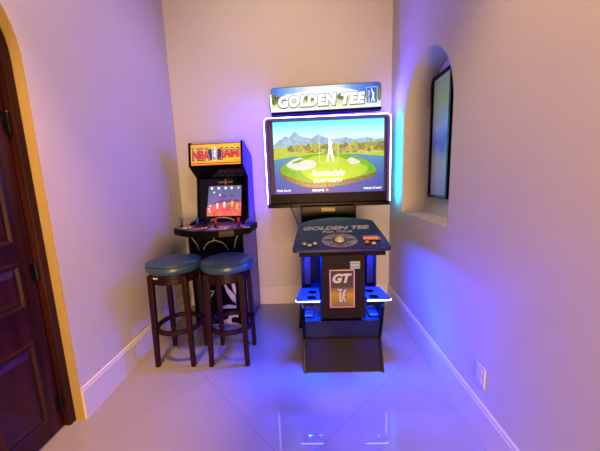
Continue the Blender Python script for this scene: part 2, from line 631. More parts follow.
# poster and sticker on the column
po = bpy.data.objects.new
poster = art('poster', golf, (0, 1.80, 0), FX, FZ, FN, [
    ([(0.126, 0.492), (0.294, 0.492), (0.294, 0.760), (0.126, 0.760)], 'poster_rim'),
    ([(0.134, 0.500), (0.286, 0.500), (0.286, 0.752), (0.134, 0.752)],
     ramp_mat('poster_print', 2, 0.50, 0.752, [(0.0, (95, 60, 120)), (0.12, (120, 105, 45)), (0.40, (150, 130, 40)), (0.62, (50, 45, 60)), (1.0, (30, 22, 70))], noise=0.1, nscale=25, k=0.8, spec=0.15)),
    ([(0.1769, 0.6306), (0.1769, 0.6082), (0.1862, 0.5948), (0.1862, 0.5455), (0.1800, 0.5220), (0.2110, 0.5276), (0.2420, 0.5220), (0.2358, 0.5455), (0.2358, 0.5948), (0.2482, 0.6082), (0.2482, 0.6306), (0.2125, 0.6239)], 'violet_ink'),
    ([(0.1816, 0.6250), (0.1816, 0.6138), (0.2094, 0.6138), (0.2094, 0.6250)], 'white_ink'),
    ([(0.1893, 0.6082), (0.2032, 0.6082), (0.2032, 0.5332), (0.1893, 0.5332)], 'white_ink'),
    ([(0.2265, 0.6217), (0.2358, 0.6217), (0.2327, 0.6082), (0.2250, 0.5948), (0.2312, 0.5836), (0.2234, 0.5702), (0.2358, 0.5332), (0.2265, 0.5332), (0.2172, 0.5612), (0.2110, 0.5332), (0.2032, 0.5332), (0.2110, 0.5724), (0.2125, 0.6015), (0.2218, 0.6105)], 'white_ink'),
])
lettering('lettering', poster, 'GT', 'white_ink', (0.146, 1.7960, 0.668), FX, FZ, FN, 0.128, 0.066, shear=0.25, bold=0.05, thick=0.001)
sticker = art('sticker', golf, (0, 1.80, 0), FX, FZ, FN, [
    ([(0.263, 0.764), (0.330, 0.764), (0.330, 0.815), (0.263, 0.815)], 'sticker_green'),
    ([(0.263, 0.764), (0.296, 0.764), (0.296, 0.815), (0.263, 0.815)], 'sticker_blue'),
    ([(0.266, 0.806), (0.327, 0.806), (0.327, 0.812), (0.266, 0.812)], 'white_ink'),
    ([(0.266, 0.767), (0.327, 0.767), (0.327, 0.772), (0.266, 0.772)], 'white_ink'),
    ([(0.270, 0.785), (0.322, 0.785), (0.322, 0.793), (0.270, 0.793)], 'white_ink'),
])

# cup shelves with lit edges
def only_below(bm):
    bmesh.ops.recalc_face_normals(bm, faces=bm.faces[:])
    for f in bm.faces:
        if f.normal.z < -0.9:
            f.material_index = 1


for s in (-1, 1):
    def mx(x, s=s):
        return GC + s * (x)
    outer = [(mx(0.157), 1.777), (mx(0.300), 1.777), (mx(0.310), 1.780), (mx(0.316), 1.787), (mx(0.317), 1.797), (mx(0.291), 2.0), (mx(0.157), 2.0)]
    holes = [circle(mx(0.205), 1.925, 0.032), circle(mx(0.212), 1.825, 0.034)]
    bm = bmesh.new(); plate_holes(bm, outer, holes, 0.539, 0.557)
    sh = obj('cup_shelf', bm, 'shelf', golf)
    for cx, cy, r in ((mx(0.205), 1.925, 0.032), (mx(0.212), 1.825, 0.034)):
        bm = bmesh.new()
        lathe(bm, [(r * 0.80, -0.05), (r * 0.99, 0.0), (r * 0.93, 0.0), (r * 0.74, -0.046)], (cx, cy, 0.555), seg=24)
        obj('cup_well', bm, 'black_matte', sh)
    bm = bmesh.new()
    pth = [(mx(0.158), 1.7765, 0.548), (mx(0.300), 1.7765, 0.548), (mx(0.3105), 1.7795, 0.548), (mx(0.3165), 1.787, 0.548), (mx(0.3175), 1.797, 0.548)]
    rings = []
    for i, p in enumerate(pth):
        a, b = Vector(pth[max(i - 1, 0)]), Vector(pth[min(i + 1, len(pth) - 1)])
        t = (b - a).normalized()
        nn = Vector((t.y, -t.x, 0)) * s
        p = Vector(p)
        q = p + nn * 0.002
        rings.append([(p.x, p.y, 0.5465), (q.x, q.y, 0.5465), (q.x, q.y, 0.552), (p.x, p.y, 0.552)])
    loft(bm, rings)
    obj('light_strip', bm, 'led_shelf', sh)
    bm = bmesh.new()
    xa, xb = sorted((mx(0.165), mx(0.262)))
    box(bm, xa, xb, 1.806, 1.828, 0.5345, 0.5392)  # added downward strip that lights the floor in front
    only_below(bm)
    obj('light_strip', bm, ['black_matte', 'fill_down'], sh)
    bm = bmesh.new(); box(bm, xa - 0.01, xb + 0.01, 1.797, 1.802, 0.509, 0.5392)  # baffle added to keep the downward strip out of the floor reflection
    obj('light_baffle', bm, 'black', sh)

# control panel
KS = 0.29
ks = math.hypot(1, KS)
PO, PU, PV, PN = (0, 1.80, 0.900), (1, 0, 0), (0, 1 / ks, KS / ks), (0, -KS / ks, 1 / ks)


def pz(y):
    return 0.90 + KS * (y - 1.80)


outer = [(-0.095, 1.80), (0.515, 1.80), (0.530, 1.806), (0.537, 1.822), (0.534, 1.93), (0.505, 2.225), (0.45, 2.255), (0.384, 2.277), (0.29, 2.295), (0.2, 2.30), (0.10, 2.287), (0.02, 2.264), (-0.079, 2.204), (-0.115, 1.822), (-0.109, 1.806)]
bm = bmesh.new()
loft(bm, [[(x, y, pz(y) - 0.020) for x, y in outer], [(x, y, pz(y)) for x, y in outer]])
cpanel = obj('control_panel', bm, 'navy_print_sheen', golf, bevel=0.002)
bm = bmesh.new(); prism(bm, [(1.818, 0.884), (1.818, 0.846), (2.25, 0.864), (2.25, 1.009)], 'x', GX0 - 0.002, GX1 + 0.002)
obj('panel_box', bm, 'black_matte', golf, bevel=0.003)


def pv(y):
    return (y - 1.80) * ks


PT = Vector(PN) * 0.0004
dk = art('panel_print', cpanel, PO, PU, PV, PN, [
    (circle(0.208, pv(1.917), 0.124, 48, 0.100), 'ring_print'),
    ([(0.086, pv(1.922)), (0.150, pv(1.897)), (0.150, pv(1.937)), (0.088, pv(1.935))], 'ring_dark'),
    ([(0.330, pv(1.922)), (0.266, pv(1.897)), (0.266, pv(1.937)), (0.328, pv(1.935))], 'ring_dark'),
    (circle(0.208, pv(1.917), 0.056, 36, 0.052), 'ring_dark'),
    ([(0.135, pv(1.977)), (0.165, pv(1.987)), (0.175, pv(1.972)), (0.145, pv(1.962))], 'reader_red'),
    ([(0.185, pv(1.998)), (0.232, pv(1.998)), (0.232, pv(1.982)), (0.185, pv(1.982))], 'reader_red'),
    ([(0.252, pv(1.987)), (0.282, pv(1.977)), (0.272, pv(1.962)), (0.242, pv(1.972))], 'reader_red'),
    ([(0.135, pv(1.857)), (0.165, pv(1.847)), (0.175, pv(1.862)), (0.145, pv(1.872))], 'violet_ink'),
    ([(0.185, pv(1.837)), (0.232, pv(1.837)), (0.232, pv(1.852)), (0.185, pv(1.852))], 'violet_ink'),
    ([(0.252, pv(1.847)), (0.282, pv(1.857)), (0.272, pv(1.872)), (0.242, pv(1.862))], 'violet_ink'),
])


def on_panel(x, y, d=0.0008):
    return tuple(Vector((x, y, pz(y))) + Vector(PN) * d)


lettering('lettering', cpanel, 'GOLDEN TEE', 'white_ink', on_panel(-0.045, 2.078), PU, PV, PN, 0.505, 0.062, shear=0.3, bold=0.05, thick=0.0008)
lettering('lettering', cpanel, 'PGA TOUR', 'white_ink', on_panel(0.098, 2.030), PU, PV, PN, 0.22, 0.034, shear=0.2, bold=0.03, thick=0.0008)
bm = bmesh.new()
bmesh.ops.create_uvsphere(bm, u_segments=24, v_segments=14, radius=0.036)
bmesh.ops.translate(bm, vec=on_panel(0.208, 1.917, 0.0), verts=bm.verts[:])
obj('trackball', bm, 'white_plastic', cpanel, smooth=True)
for x, y, m in ((-0.036, 1.873, 'white_plastic'), (0.000, 1.855, 'white_plastic'), (0.037, 1.875, 'white_plastic'), (0.390, 1.878, 'orange_plastic'), (0.432, 1.857, 'white_plastic')):
    bm = bmesh.new()
    lathe(bm, [(0.016, 0.0), (0.016, 0.006), (0.0145, 0.008), (0.012, 0.013), (0.006, 0.0145)], on_panel(x, y, 0), seg=18)
    obj('button', bm, m, cpanel)
bm = bmesh.new()
box(bm, 0.372, 0.478, 1.913, 1.965, pz(1.94) - 0.008, pz(1.94) + 0.014, 0)
box(bm, 0.474, 0.496, 1.905, 1.955, pz(1.93) - 0.006, pz(1.93) + 0.008, 1)
obj('card_reader', bm, ['reader', 'reader_red'], cpanel, bevel=0.003)
# lamp strip under the control panel
for x0 in (-0.045, 0.385):
    bm = bmesh.new(); box(bm, x0, x0 + 0.09, 1.93, 1.96, 0.842, 0.853)
    only_below(bm)
    obj('light_strip', bm, ['black_matte', 'led_under'], golf)

# monitor stand
bm = bmesh.new(); box(bm, -0.07, 0.44, 2.60, 2.74, 0.03, 1.115)
stand = obj('monitor_stand', bm, 'black', golf, bevel=0.006)
bm = bmesh.new(); box(bm, -0.12, 0.50, 2.42, 2.90, 0.0, 0.03)
obj('stand_base', bm, 'black_matte', stand, bevel=0.004)
bm = bmesh.new(); box(bm, 0.118, 0.246, 2.594, 2.601, 1.062, 1.1)
obj('plate', bm, 'beige_plate', stand, bevel=0.002)

# monitor
MX0, MX1, MZ0, MZ1, MY = -0.384, 0.770, 1.103, 1.926, 2.70
SX0, SX1, SZ0, SZ1, SY = -0.318, 0.731, 1.229, 1.906, 2.756


def round_top(x0, x1, z0, z1, r, n=6):
    p = [(x0, z0), (x1, z0)]
    p += [(x1 - r + r * math.cos(t * math.pi / 2 / n), z1 - r + r * math.sin(t * math.pi / 2 / n)) for t in range(n + 1)]
    p += [(x0 + r - r * math.sin(t * math.pi / 2 / n), z1 - r + r * math.cos(t * math.pi / 2 / n)) for t in range(n + 1)]
    return p


bm = bmesh.new()
prism(bm, round_top(MX0, MX1, MZ0, MZ1, 0.035), 'y', SY + 0.002, 2.84)
monitor = obj('monitor', bm, 'black', golf, bevel=0.003)
# shroud: a deep open frame around the picture
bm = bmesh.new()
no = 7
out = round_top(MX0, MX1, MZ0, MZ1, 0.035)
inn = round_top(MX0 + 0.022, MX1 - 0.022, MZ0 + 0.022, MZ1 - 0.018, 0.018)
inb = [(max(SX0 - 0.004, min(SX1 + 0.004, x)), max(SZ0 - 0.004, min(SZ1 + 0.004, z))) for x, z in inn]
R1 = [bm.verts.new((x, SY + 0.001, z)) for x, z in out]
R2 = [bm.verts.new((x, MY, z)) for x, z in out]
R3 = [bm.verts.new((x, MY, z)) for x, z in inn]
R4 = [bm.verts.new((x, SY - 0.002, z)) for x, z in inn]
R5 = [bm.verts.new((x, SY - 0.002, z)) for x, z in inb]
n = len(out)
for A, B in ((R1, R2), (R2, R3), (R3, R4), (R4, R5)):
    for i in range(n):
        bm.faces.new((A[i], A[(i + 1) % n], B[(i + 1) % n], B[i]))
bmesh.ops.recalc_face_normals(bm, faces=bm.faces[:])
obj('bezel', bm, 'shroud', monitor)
bm = bmesh.new(); box(bm, MX0 - 0.004, MX1 + 0.004, MY - 0.012, MY + 0.05, MZ0 - 0.004, MZ0 + 0.034)
obj('bottom_bar', bm, 'black', monitor, bevel=0.004)
bm = bmesh.new(); box(bm, MX0 + 0.023, MX1 - 0.023, SY - 0.02, SY - 0.003, MZ0 + 0.035, SZ0 - 0.001)
obj('lower_panel', bm, 'panel_dark', monitor)
LR = 0.007
c = 0.035
arcR = [(MX1 - c + c * math.cos(t * math.pi / 12), MZ1 - c + c * math.sin(t * math.pi / 12)) for t in range(7)]
arcL = [(MX0 + c - c * math.cos(t * math.pi / 12), MZ1 - c + c * math.sin(t * math.pi / 12)) for t in range(7)]


def strip(pts, m):
    bm = bmesh.new()
    cx, cz = (MX0 + MX1) / 2, (MZ0 + MZ1) / 2
    rings = []
    for i, (x, z) in enumerate(pts):
        a, b = pts[max(i - 1, 0)], pts[min(i + 1, len(pts) - 1)]
        t = Vector((b[0] - a[0], 0, b[1] - a[1])).normalized()
        nn = Vector((t.z, 0, -t.x))
        if nn.dot(Vector((x - cx, 0, z - cz))) < 0:
            nn = -nn
        p = Vector((x, 0, z))
        q = p + nn * 0.0065
        rings.append([(p.x, MY - 0.016, p.z), (q.x, MY - 0.016, q.z), (q.x, MY + 0.05, q.z), (p.x, MY + 0.05, p.z)])
    loft(bm, rings)
    bm.normal_update()
    for f in bm.faces:
        if f.normal.y < -0.9:
            f.material_index = 1
        elif f.normal.dot(Vector((cx, 0, cz)) - Vector((f.calc_center_median().x, 0, f.calc_center_median().z))) > 0 and abs(f.normal.y) < 0.1:
            f.material_index = 2
    obj('light_strip', bm, [m, 'led_core', 'led_inner'], monitor)


strip([(MX0, MZ0 + 0.036)] + arcL[:4], 'led_left')
strip([(MX1, MZ0 + 0.036)] + arcR[:4], 'led_right')
strip(arcL[3:] + [(MX0 + (MX1 - MX0) * k / 6, MZ1) for k in range(1, 6)] + arcR[3:][::-1], 'led_top')

# the picture on the monitor
G = {
    'sky': ramp_mat('screen_sky', 2, 1.62, 1.906, [(0.0, (240, 246, 232)), (0.45, (200, 244, 244)), (1.0, (90, 226, 244))], emit=1.3),
    'mtn': glow('screen_mountain', (168, 200, 226), 1.1, col2=(130, 168, 208), scale=24),
    'mtn2': glow('screen_far_hill', (170, 196, 216), 1.0, var=0.1),
    'tree': glow('screen_tree', (136, 150, 40), 1.05, col2=(204, 196, 90), scale=45),
    'tree2': glow('screen_dark_tree', (92, 108, 44), 1.0, col2=(170, 150, 84), scale=60),
    'sand': glow('screen_scrub', (236, 206, 150), 1.05, col2=(190, 160, 90), scale=50, stretch=(1, 1, 2)),
    'fair': glow('screen_fairway', (190, 216, 60), 1.1, col2=(160, 196, 50), scale=20, stretch=(0.5, 1, 3)),
    'water': ramp_mat('screen_water', 2, 1.229, 1.60, [(0.0, (8, 44, 165)), (0.5, (14, 88, 190)), (1.0, (70, 150, 190))], emit=1.0, noise=0.15, nscale=18),
    'rim': glow('screen_bank', (70, 60, 22), 1.0, col2=(140, 120, 60), scale=60),
    'isl': glow('screen_grass', (76, 170, 14), 1.0, col2=(118, 196, 22), scale=14),
    'grn': glow('screen_green', (188, 222, 40), 1.0, col2=(166, 212, 34), scale=10),
    'bunk': glow('screen_bunker', (238, 238, 226), 1.05, col2=(214, 214, 206), scale=25),
    'white': glow('screen_white', (250, 252, 250), 1.6),
    'pale': glow('screen_pale', (226, 236, 170), 1.0),
    'gold': glow('screen_gold', (230, 170, 60), 1.0),
}


def blob(cx, cz, rx, rz, n=14, jit=0.2, half=False):
    pts = []
    for k in range(n):
        a = (math.pi if half else 2 * math.pi) * k / (n - 1 if half else n)
        j = 1 + random.uniform(-jit, jit)
        pts.append((min(max(cx + rx * j * math.cos(a), SX0), SX1), cz + rz * j * math.sin(a)))
    return pts


def smooth_loop(pts, per=4):
    n = len(pts)
    out = []
    for i in range(n):
        p0, p1, p2, p3 = (pts[(i + k) % n] for k in (-1, 0, 1, 2))
        for q in range(per):
            t = q / per
            out.append(tuple(0.5 * (2 * p1[d] + (p2[d] - p0[d]) * t + (2 * p0[d] - 5 * p1[d] + 4 * p2[d] - p3[d]) * t * t + (3 * p1[d] - p0[d] - 3 * p2[d] + p3[d]) * t ** 3) for d in (0, 1)))
    return out


lay = [([(SX0, 1.55), (SX1, 1.55), (SX1, SZ1), (SX0, SZ1)], G['sky'])]
lay.append(([(SX0, 1.69), (-0.27, 1.735), (-0.20, 1.775), (-0.165, 1.760), (-0.11, 1.815), (-0.06, 1.772), (0.0, 1.755), (0.05, 1.745), (0.105, 1.785), (0.165, 1.755), (0.25, 1.735), (0.38, 1.745), (0.45, 1.725), (0.56, 1.74), (0.65, 1.72), (SX1, 1.73), (SX1, 1.60), (SX0, 1.60)], G['mtn']))
lay.append(([(SX0, 1.685), (-0.2, 1.70), (-0.05, 1.70), (0.1, 1.69), (0.35, 1.70), (0.55, 1.69), (SX1, 1.70), (SX1, 1.60), (SX0, 1.60)], G['mtn2']))
lay.append(([(SX0, 1.665), (-0.15, 1.675), (0.05, 1.69), (0.3, 1.685), (0.5, 1.68), (SX1, 1.685), (SX1, 1.55), (SX0, 1.55)], G['fair']))
for k in range(16):
    x = -0.15 + 0.86 * k / 15
    lay.append((blob(x, 1.655, 0.045, random.uniform(0.03, 0.05), jit=0.3), G['tree'] if k % 3 else G['tree2']))
lay.append(([(SX0, 1.612), (0.0, 1.632), (0.3, 1.63), (0.55, 1.628), (SX1, 1.618), (SX1, 1.56), (SX0, 1.56)], G['sand']))
for k in range(22):
    x = 0.02 + 0.7 * k / 21
    lay.append((blob(x, random.uniform(1.60, 1.645), 0.024, 0.018, n=10, jit=0.3), G['tree2'] if k % 2 else G['tree']))
lay.append(([(SX0, 1.600), (-0.1, 1.612), (0.2, 1.605), (0.5, 1.60), (SX1, 1.60), (SX1, 1.54), (SX0, 1.54)], G['fair']))
lay.append(([(SX0, SZ0), (SX1, SZ0), (SX1, 1.560), (0.62, 1.572), (0.45, 1.590), (0.30, 1.596), (0.0, 1.580), (-0.12, 1.585), (SX0, 1.558)], G['water']))
isl = [(-0.275, 1.431), (-0.176, 1.531), (-0.007, 1.592), (0.179, 1.603), (0.385, 1.587), (0.57, 1.514), (0.663, 1.419), (0.632, 1.369), (0.466, 1.323), (0.257, 1.289), (0.004, 1.287), (-0.183, 1.356)]
lay.append((smooth_loop(isl), G['rim']))
lay.append((smooth_loop([(x + (0.2 - x) * 0.02, 1.47 + (z - 1.47) * 0.85 + 0.020) for x, z in isl]), G['isl']))
grn = [(-0.064, 1.445), (0.012, 1.564), (0.199, 1.588), (0.364, 1.545), (0.539, 1.484), (0.57, 1.422), (0.466, 1.375), (0.279, 1.346), (0.069, 1.347)]
lay.append((smooth_loop(grn), G['grn']))
lay.append((smooth_loop([(-0.198, 1.511), (-0.13, 1.555), (-0.06, 1.571), (-0.02, 1.55), (0.06, 1.538), (0.088, 1.505), (0.05, 1.470), (-0.064, 1.449), (-0.16, 1.47)]), G['bunk']))
lay.append((smooth_loop([(-0.15, 1.525), (-0.09, 1.548), (-0.04, 1.556), (-0.04, 1.542), (-0.10, 1.520)]), G['isl']))
lay.append((smooth_loop([(0.384, 1.52), (0.40, 1.552), (0.44, 1.552), (0.508, 1.512), (0.47, 1.496), (0.43, 1.494)]), G['bunk']))
screen = art('screen', monitor, (0, SY, 0), FX, FZ, FN, lay, step=0.0001, start=0.0)
# overlay drawn on the screen: a white outlined square with a golfer, a title and small captions
fr = []
x0, x1, z0, z1, t = 0.115, 0.300, 1.515, 1.765, 0.006
for a in ((x0, x0 + t, z0, z1), (x1 - t, x1, z0, z1), (x0, x1, z0, z0 + t)):
    fr.append(([(a[0], a[2]), (a[1], a[2]), (a[1], a[3]), (a[0], a[3])], G['pale']))
fr.append(([(0.195, 1.775), (0.205, 1.782), (0.222, 1.735), (0.232, 1.705), (0.246, 1.708), (0.242, 1.690), (0.236, 1.672), (0.240, 1.640), (0.252, 1.560), (0.262, 1.535), (0.240, 1.535), (0.228, 1.590), (0.212, 1.600), (0.205, 1.535), (0.186, 1.535), (0.200, 1.600), (0.208, 1.655), (0.206, 1.700), (0.212, 1.730)], G['white']))
art('screen_emblem', monitor, (0, SY - 0.009, 0), FX, FZ, FN, fr, step=0.0002)
SYT = SY - 0.009
lettering('screen_title', monitor, 'Scottsdale', G['white'], (0.040, SYT, 1.392), FX, FZ, FN, 0.315, 0.058, shear=0.25, bold=0.012, thick=0.0005)
lettering('screen_title', monitor, 'PLAY NOW', G['white'], (0.060, SYT, 1.330), FX, FZ, FN, 0.275, 0.036, bold=0.015, thick=0.0005)
lettering('screen_caption', monitor, 'FREE PLAY', G['white'], (-0.300, SYT, 1.252), FX, FZ, FN, 0.135, 0.019, bold=0.01, thick=0.0005)
lettering('screen_caption', monitor, 'ONLINE', G['white'], (0.042, SYT, 1.246), FX, FZ, FN, 0.115, 0.021, bold=0.02, thick=0.0005)
lettering('screen_caption', monitor, '3', G['gold'], (0.170, SYT, 1.246), FX, FZ, FN, 0.030, 0.024, bold=0.02, thick=0.0005)
lettering('screen_caption', monitor, 'PRESS START', G['white'], (0.540, SYT, 1.252), FX, FZ, FN, 0.172, 0.019, bold=0.01, thick=0.0005)

# header sign
QC = Vector((0.189, 2.77, 2.085))
bm = bmesh.new()
hx, z0, z1 = 0.505, -0.118, 0.122
sg = [(-hx, z0), (hx, z0)] + [(hx - 0.035 + 0.035 * math.cos(t * math.pi / 12), z1 - 0.035 + 0.035 * math.sin(t * math.pi / 12)) for t in range(7)] + [(-hx + 0.035 - 0.035 * math.sin(t * math.pi / 12), z1 - 0.035 + 0.035 * math.cos(t * math.pi / 12)) for t in range(7)]
prism(bm, [(x + QC.x, z + QC.z) for x, z in sg], 'y', 2.725, 2.80)
BASE[golf.name] = QC
header = obj('header_sign', bm, 'black', golf, bevel=0.003)
BASE[golf.name] = Vector(golf.location)
header.location = QC - Vector(golf.location)
header.rotation_euler = (0, -0.014, 0)
HG = {
    'sky': ramp_mat('sign_sky', 0, -0.5, 0.5, [(0.0, (40, 90, 225)), (0.10, (40, 130, 235)), (0.28, (150, 205, 240)), (0.42, (236, 244, 250)), (0.66, (236, 244, 250)), (0.80, (90, 165, 235)), (1.0, (24, 90, 215))], emit=1.0, noise=0.12, nscale=9),
    'cloud': glow('sign_cloud', (236, 244, 250), 1.05),
    'grass': ramp_mat('sign_grass', 2, -0.095, 0.02, [(0.0, (250, 250, 236)), (0.5, (224, 236, 170)), (1.0, (170, 196, 110))], emit=1.05, noise=0.1, nscale=20),
    'tree': glow('sign_tree', (70, 92, 30), 0.9, col2=(130, 150, 60), scale=40),
    'blue': glow('sign_blue', (30, 96, 205), 1.0),
    'white': glow('sign_white', (252, 252, 248), 1.15),
    'ink': glow('sign_shadow_ink', (96, 104, 84), 0.7),
    'ltblue': glow('sign_pale_blue', (170, 205, 245), 1.0),
}


def Q(x, z):
    return (x + QC.x, z + QC.z)


sx = hx - 0.004
face = [(-sx, -0.092), (sx, -0.092)] + [(sx - 0.033 + 0.033 * math.cos(t * math.pi / 12), 0.117 - 0.033 + 0.033 * math.sin(t * math.pi / 12)) for t in range(7)] + [(-sx + 0.033 - 0.033 * math.sin(t * math.pi / 12), 0.117 - 0.033 + 0.033 * math.cos(t * math.pi / 12)) for t in range(7)]
hl = [([Q(*p) for p in face], HG['sky'])]
hl.append(([Q(x, z) for x, z in smooth_loop([(-0.36, 0.045), (-0.22, 0.075), (-0.05, 0.105), (0.12, 0.095), (0.3, 0.05), (0.2, 0.0), (-0.2, 0.0)])], HG['cloud']))
hl.append(([Q(x, z) for x, z in smooth_loop([(-0.49, 0.05), (-0.42, 0.04), (-0.36, 0.062), (-0.30, 0.05), (-0.28, 0.0), (-0.48, 0.0)])], HG['cloud']))
hl.append(([Q(*p) for p in ((-sx, 0.015), (-0.3, 0.0), (0.0, 0.01), (0.3, 0.0), (sx, 0.02), (sx, -0.092), (-sx, -0.092))], HG['grass']))
for cx, cz, rx, rz in ((-0.475, 0.02, 0.025, 0.05), (-0.44, 0.015, 0.03, 0.03), (-0.38, 0.012, 0.03, 0.02), (0.475, 0.045, 0.026, 0.05), (0.485, 0.0, 0.015, 0.04), (0.38, 0.01, 0.02, 0.03), (0.15, 0.015, 0.05, 0.03), (0.0, 0.015, 0.05, 0.03), (-0.15, 0.015, 0.05, 0.025)):
    hl.append(([(min(max(cx + rx * math.cos(a), -sx), sx) + QC.x, cz + rz * math.sin(a) + QC.z) for a in [2 * math.pi * k / 14 for k in range(14)]], HG['tree']))
hl.append(([Q(*p) for p in ((0.368, -0.058), (0.468, -0.058), (0.468, 0.082), (0.368, 0.082))], HG['ltblue']))
hl.append(([Q(*p) for p in ((0.374, -0.052), (0.462, -0.052), (0.462, 0.076), (0.374, 0.076))], HG['blue']))
hl.append(([Q(*p) for p in ((0.410, 0.066), (0.416, 0.070), (0.426, 0.045), (0.434, 0.030), (0.442, 0.032), (0.438, 0.016), (0.436, -0.004), (0.446, -0.046), (0.434, -0.046), (0.426, -0.018), (0.418, -0.046), (0.408, -0.046), (0.420, -0.005), (0.422, 0.018), (0.416, 0.040))], HG['white']))
header_art = art('sign_face', header, (0, 2.725, 0), FX, FZ, FN, hl, step=0.0002)
BASE[header_art.name] = QC
lettering('lettering', header, 'GOLDEN TEE', HG['ink'], (QC.x - 0.446, 2.7195, QC.z - 0.068), FX, FZ, FN, 0.81, 0.118, shear=0.12, bold=0.10, thick=0.0005, spacing=1.14)
lettering('lettering', header, 'GOLDEN TEE', HG['white'], (QC.x - 0.440, 2.7188, QC.z - 0.058), FX, FZ, FN, 0.795, 0.104, shear=0.12, bold=0.07, thick=0.0005, spacing=1.14)
lettering('lettering', header, 'PGA TOUR', HG['white'], (QC.x + 0.398, 2.7195, QC.z - 0.046), (0, 0, 1), (-1, 0, 0), FN, 0.098, 0.016, bold=0.01, thick=0.0005)
# glowing strips added at both header ends to brighten the side walls
for s in (-1, 1):
    bm = bmesh.new(); box(bm, QC.x + s * 0.5055, QC.x + s * 0.509, 2.745, 2.79, QC.z - 0.08, QC.z + 0.07)
    obj('fill_slit', bm, glow('sign_end_fill', (225, 236, 255), 14.0), header)
bm = bmesh.new()
tube(bm, [Q3 for Q3 in [(QC.x - 0.505, 2.76, QC.z + 0.03), (QC.x - 0.518, 2.755, QC.z + 0.015), (QC.x - 0.522, 2.755, QC.z - 0.03), (QC.x - 0.512, 2.755, QC.z - 0.09), (QC.x - 0.505, 2.755, QC.z - 0.125), (QC.x - 0.50, 2.76, QC.z - 0.15)]], 0.004)
obj('cable', bm, 'cord', header, smooth=True)
bm = bmesh.new()
tube(bm, [(-0.175, 2.78, 1.13), (-0.165, 2.62, 1.115), (-0.13, 2.56, 1.04), (-0.10, 2.50, 0.97), (-0.07, 2.40, 0.90), (-0.05, 2.28, 0.84)], 0.005)
obj('cable', bm, 'cord', golf, smooth=True)

# ------------------------------------------------------------------ basketball arcade cabinet
hoop = thing('basketball_arcade_cabinet', 'black upright basketball arcade cabinet with orange lit sign, standing behind the two bar stools', 'arcade machine', (-0.845, 2.7, 0))
BX0, BX1 = -1.095, -0.578
bprof = [(2.48, 0.0), (2.48, 0.93), (2.56, 1.0), (2.69, 1.02), (2.75, 1.41), (2.615, 1.518), (2.640, 1.730), (2.660, 1.734), (2.91, 1.615), (2.91, 0.0)]
for s, x0 in ((-1, BX0), (1, BX1 - 0.016)):
    bm = bmesh.new(); prism(bm, bprof, 'x', x0, x0 + 0.016)
    sp = obj('side_panel', bm, 'side_art' if s > 0 else 'black', hoop)
    # black edge moulding round the panel
    bm = bmesh.new()
    xa, xb = x0 - 0.0012, x0 + 0.0172
    npf = len(bprof)
    for i in range(npf - 1):
        a, b = Vector((0, *bprof[i])), Vector((0, *bprof[i + 1]))
        d = (b - a).normalized()
        nn = Vector((0, -d.z, d.y))
        if i >= 7:
            nn = Vector((0, -d.z, d.y))
        ring = []
        for p in (a, b):
            ring.append([tuple(Vector((xa, 0, 0)) + p + nn * 0.003), tuple(Vector((xb, 0, 0)) + p + nn * 0.003), tuple(Vector((xb, 0, 0)) + p - nn * 0.006), tuple(Vector((xa, 0, 0)) + p - nn * 0.006)])
        loft(bm, ring)
    obj('edge_moulding', bm, 'mold', sp)
IX0, IX1 = BX0 + 0.017, BX1 - 0.017
bm = bmesh.new(); box(bm, IX0, IX1, 2.49, 2.51, 0.004, 0.93)
front = obj('front_panel', bm, 'black', hoop)
bm = bmesh.new(); box(bm, IX0, IX1, 2.885, 2.905, 0.004, 1.60)
obj('back_panel', bm, 'black_matte', hoop)
bm = bmesh.new(); prism(bm, [(2.645, 1.718), (2.660, 1.722), (2.905, 1.605), (2.900, 1.592), (2.650, 1.706)], 'x', IX0, IX1)
obj('top_panel', bm, 'black_matte', hoop)
bm = bmesh.new(); prism(bm, [(2.622, 1.518), (2.755, 1.402), (2.77, 1.415), (2.64, 1.531)], 'x', IX0, IX1)
obj('speaker_panel', bm, 'gloss', hoop)
# screen surround and screen, leaning back
bm = bmesh.new(); prism(bm, [(2.695, 1.00), (2.757, 1.412), (2.775, 1.412), (2.713, 1.00)], 'x', IX0, IX1)
surround = obj('screen_surround', bm, 'gloss', hoop)
d = Vector((0, 2.757 - 2.695, 1.412 - 1.00)).normalized()
EO, EU, EV, EN = (0, 2.695, 1.00), (1, 0, 0), tuple(d), (0, -d.z, d.y)
NG = {
    'top': ramp_mat('game_sky', 2, 1.04, 1.33, [(0.0, (130, 80, 130)), (0.5, (130, 100, 160)), (1.0, (80, 96, 150))], emit=1.1, noise=0.25, nscale=22),
    'floor': glow('game_court', (228, 70, 90), 1.1, col2=(240, 120, 80), scale=20, stretch=(1, 1, 2)),
    'floor2': glow('game_court_red', (190, 60, 90), 1.0, col2=(230, 120, 80), scale=30),
    'lamp': glow('game_white', (245, 240, 225), 1.1),
    'amber': glow('game_amber', (240, 190, 110), 1.0),
    'purple': glow('game_crowd', (130, 80, 150), 0.9, col2=(80, 60, 120), scale=60),
}
ex0, ex1, et0, et1 = -1.005, -0.657, 0.040, 0.335
gl = [([(ex0, et0), (ex1, et0), (ex1 + 0.012, et1), (ex0 + 0.030, et1)], NG['top']),
      ([(ex0 + 0.004, 0.125), (ex0 + 0.10, 0.165), (ex1 + 0.007, 0.175), (ex1, et0), (ex0, et0)], NG['floor']),
      ([(-0.82, 0.13), (-0.70, 0.16), (-0.66, 0.12), (-0.72, 0.09), (-0.80, 0.09)], NG['floor2']),
      ([(-0.96, 0.15), (-0.86, 0.20), (-0.66, 0.20), (-0.66, 0.175), (-0.86, 0.165)], NG['purple'])]
for k, x in enumerate((-0.945, -0.875, -0.805, -0.745, -0.675)):
    gl.append((circle(x, 0.312, 0.014, 10), NG['amber'] if k == 4 else NG['lamp']))
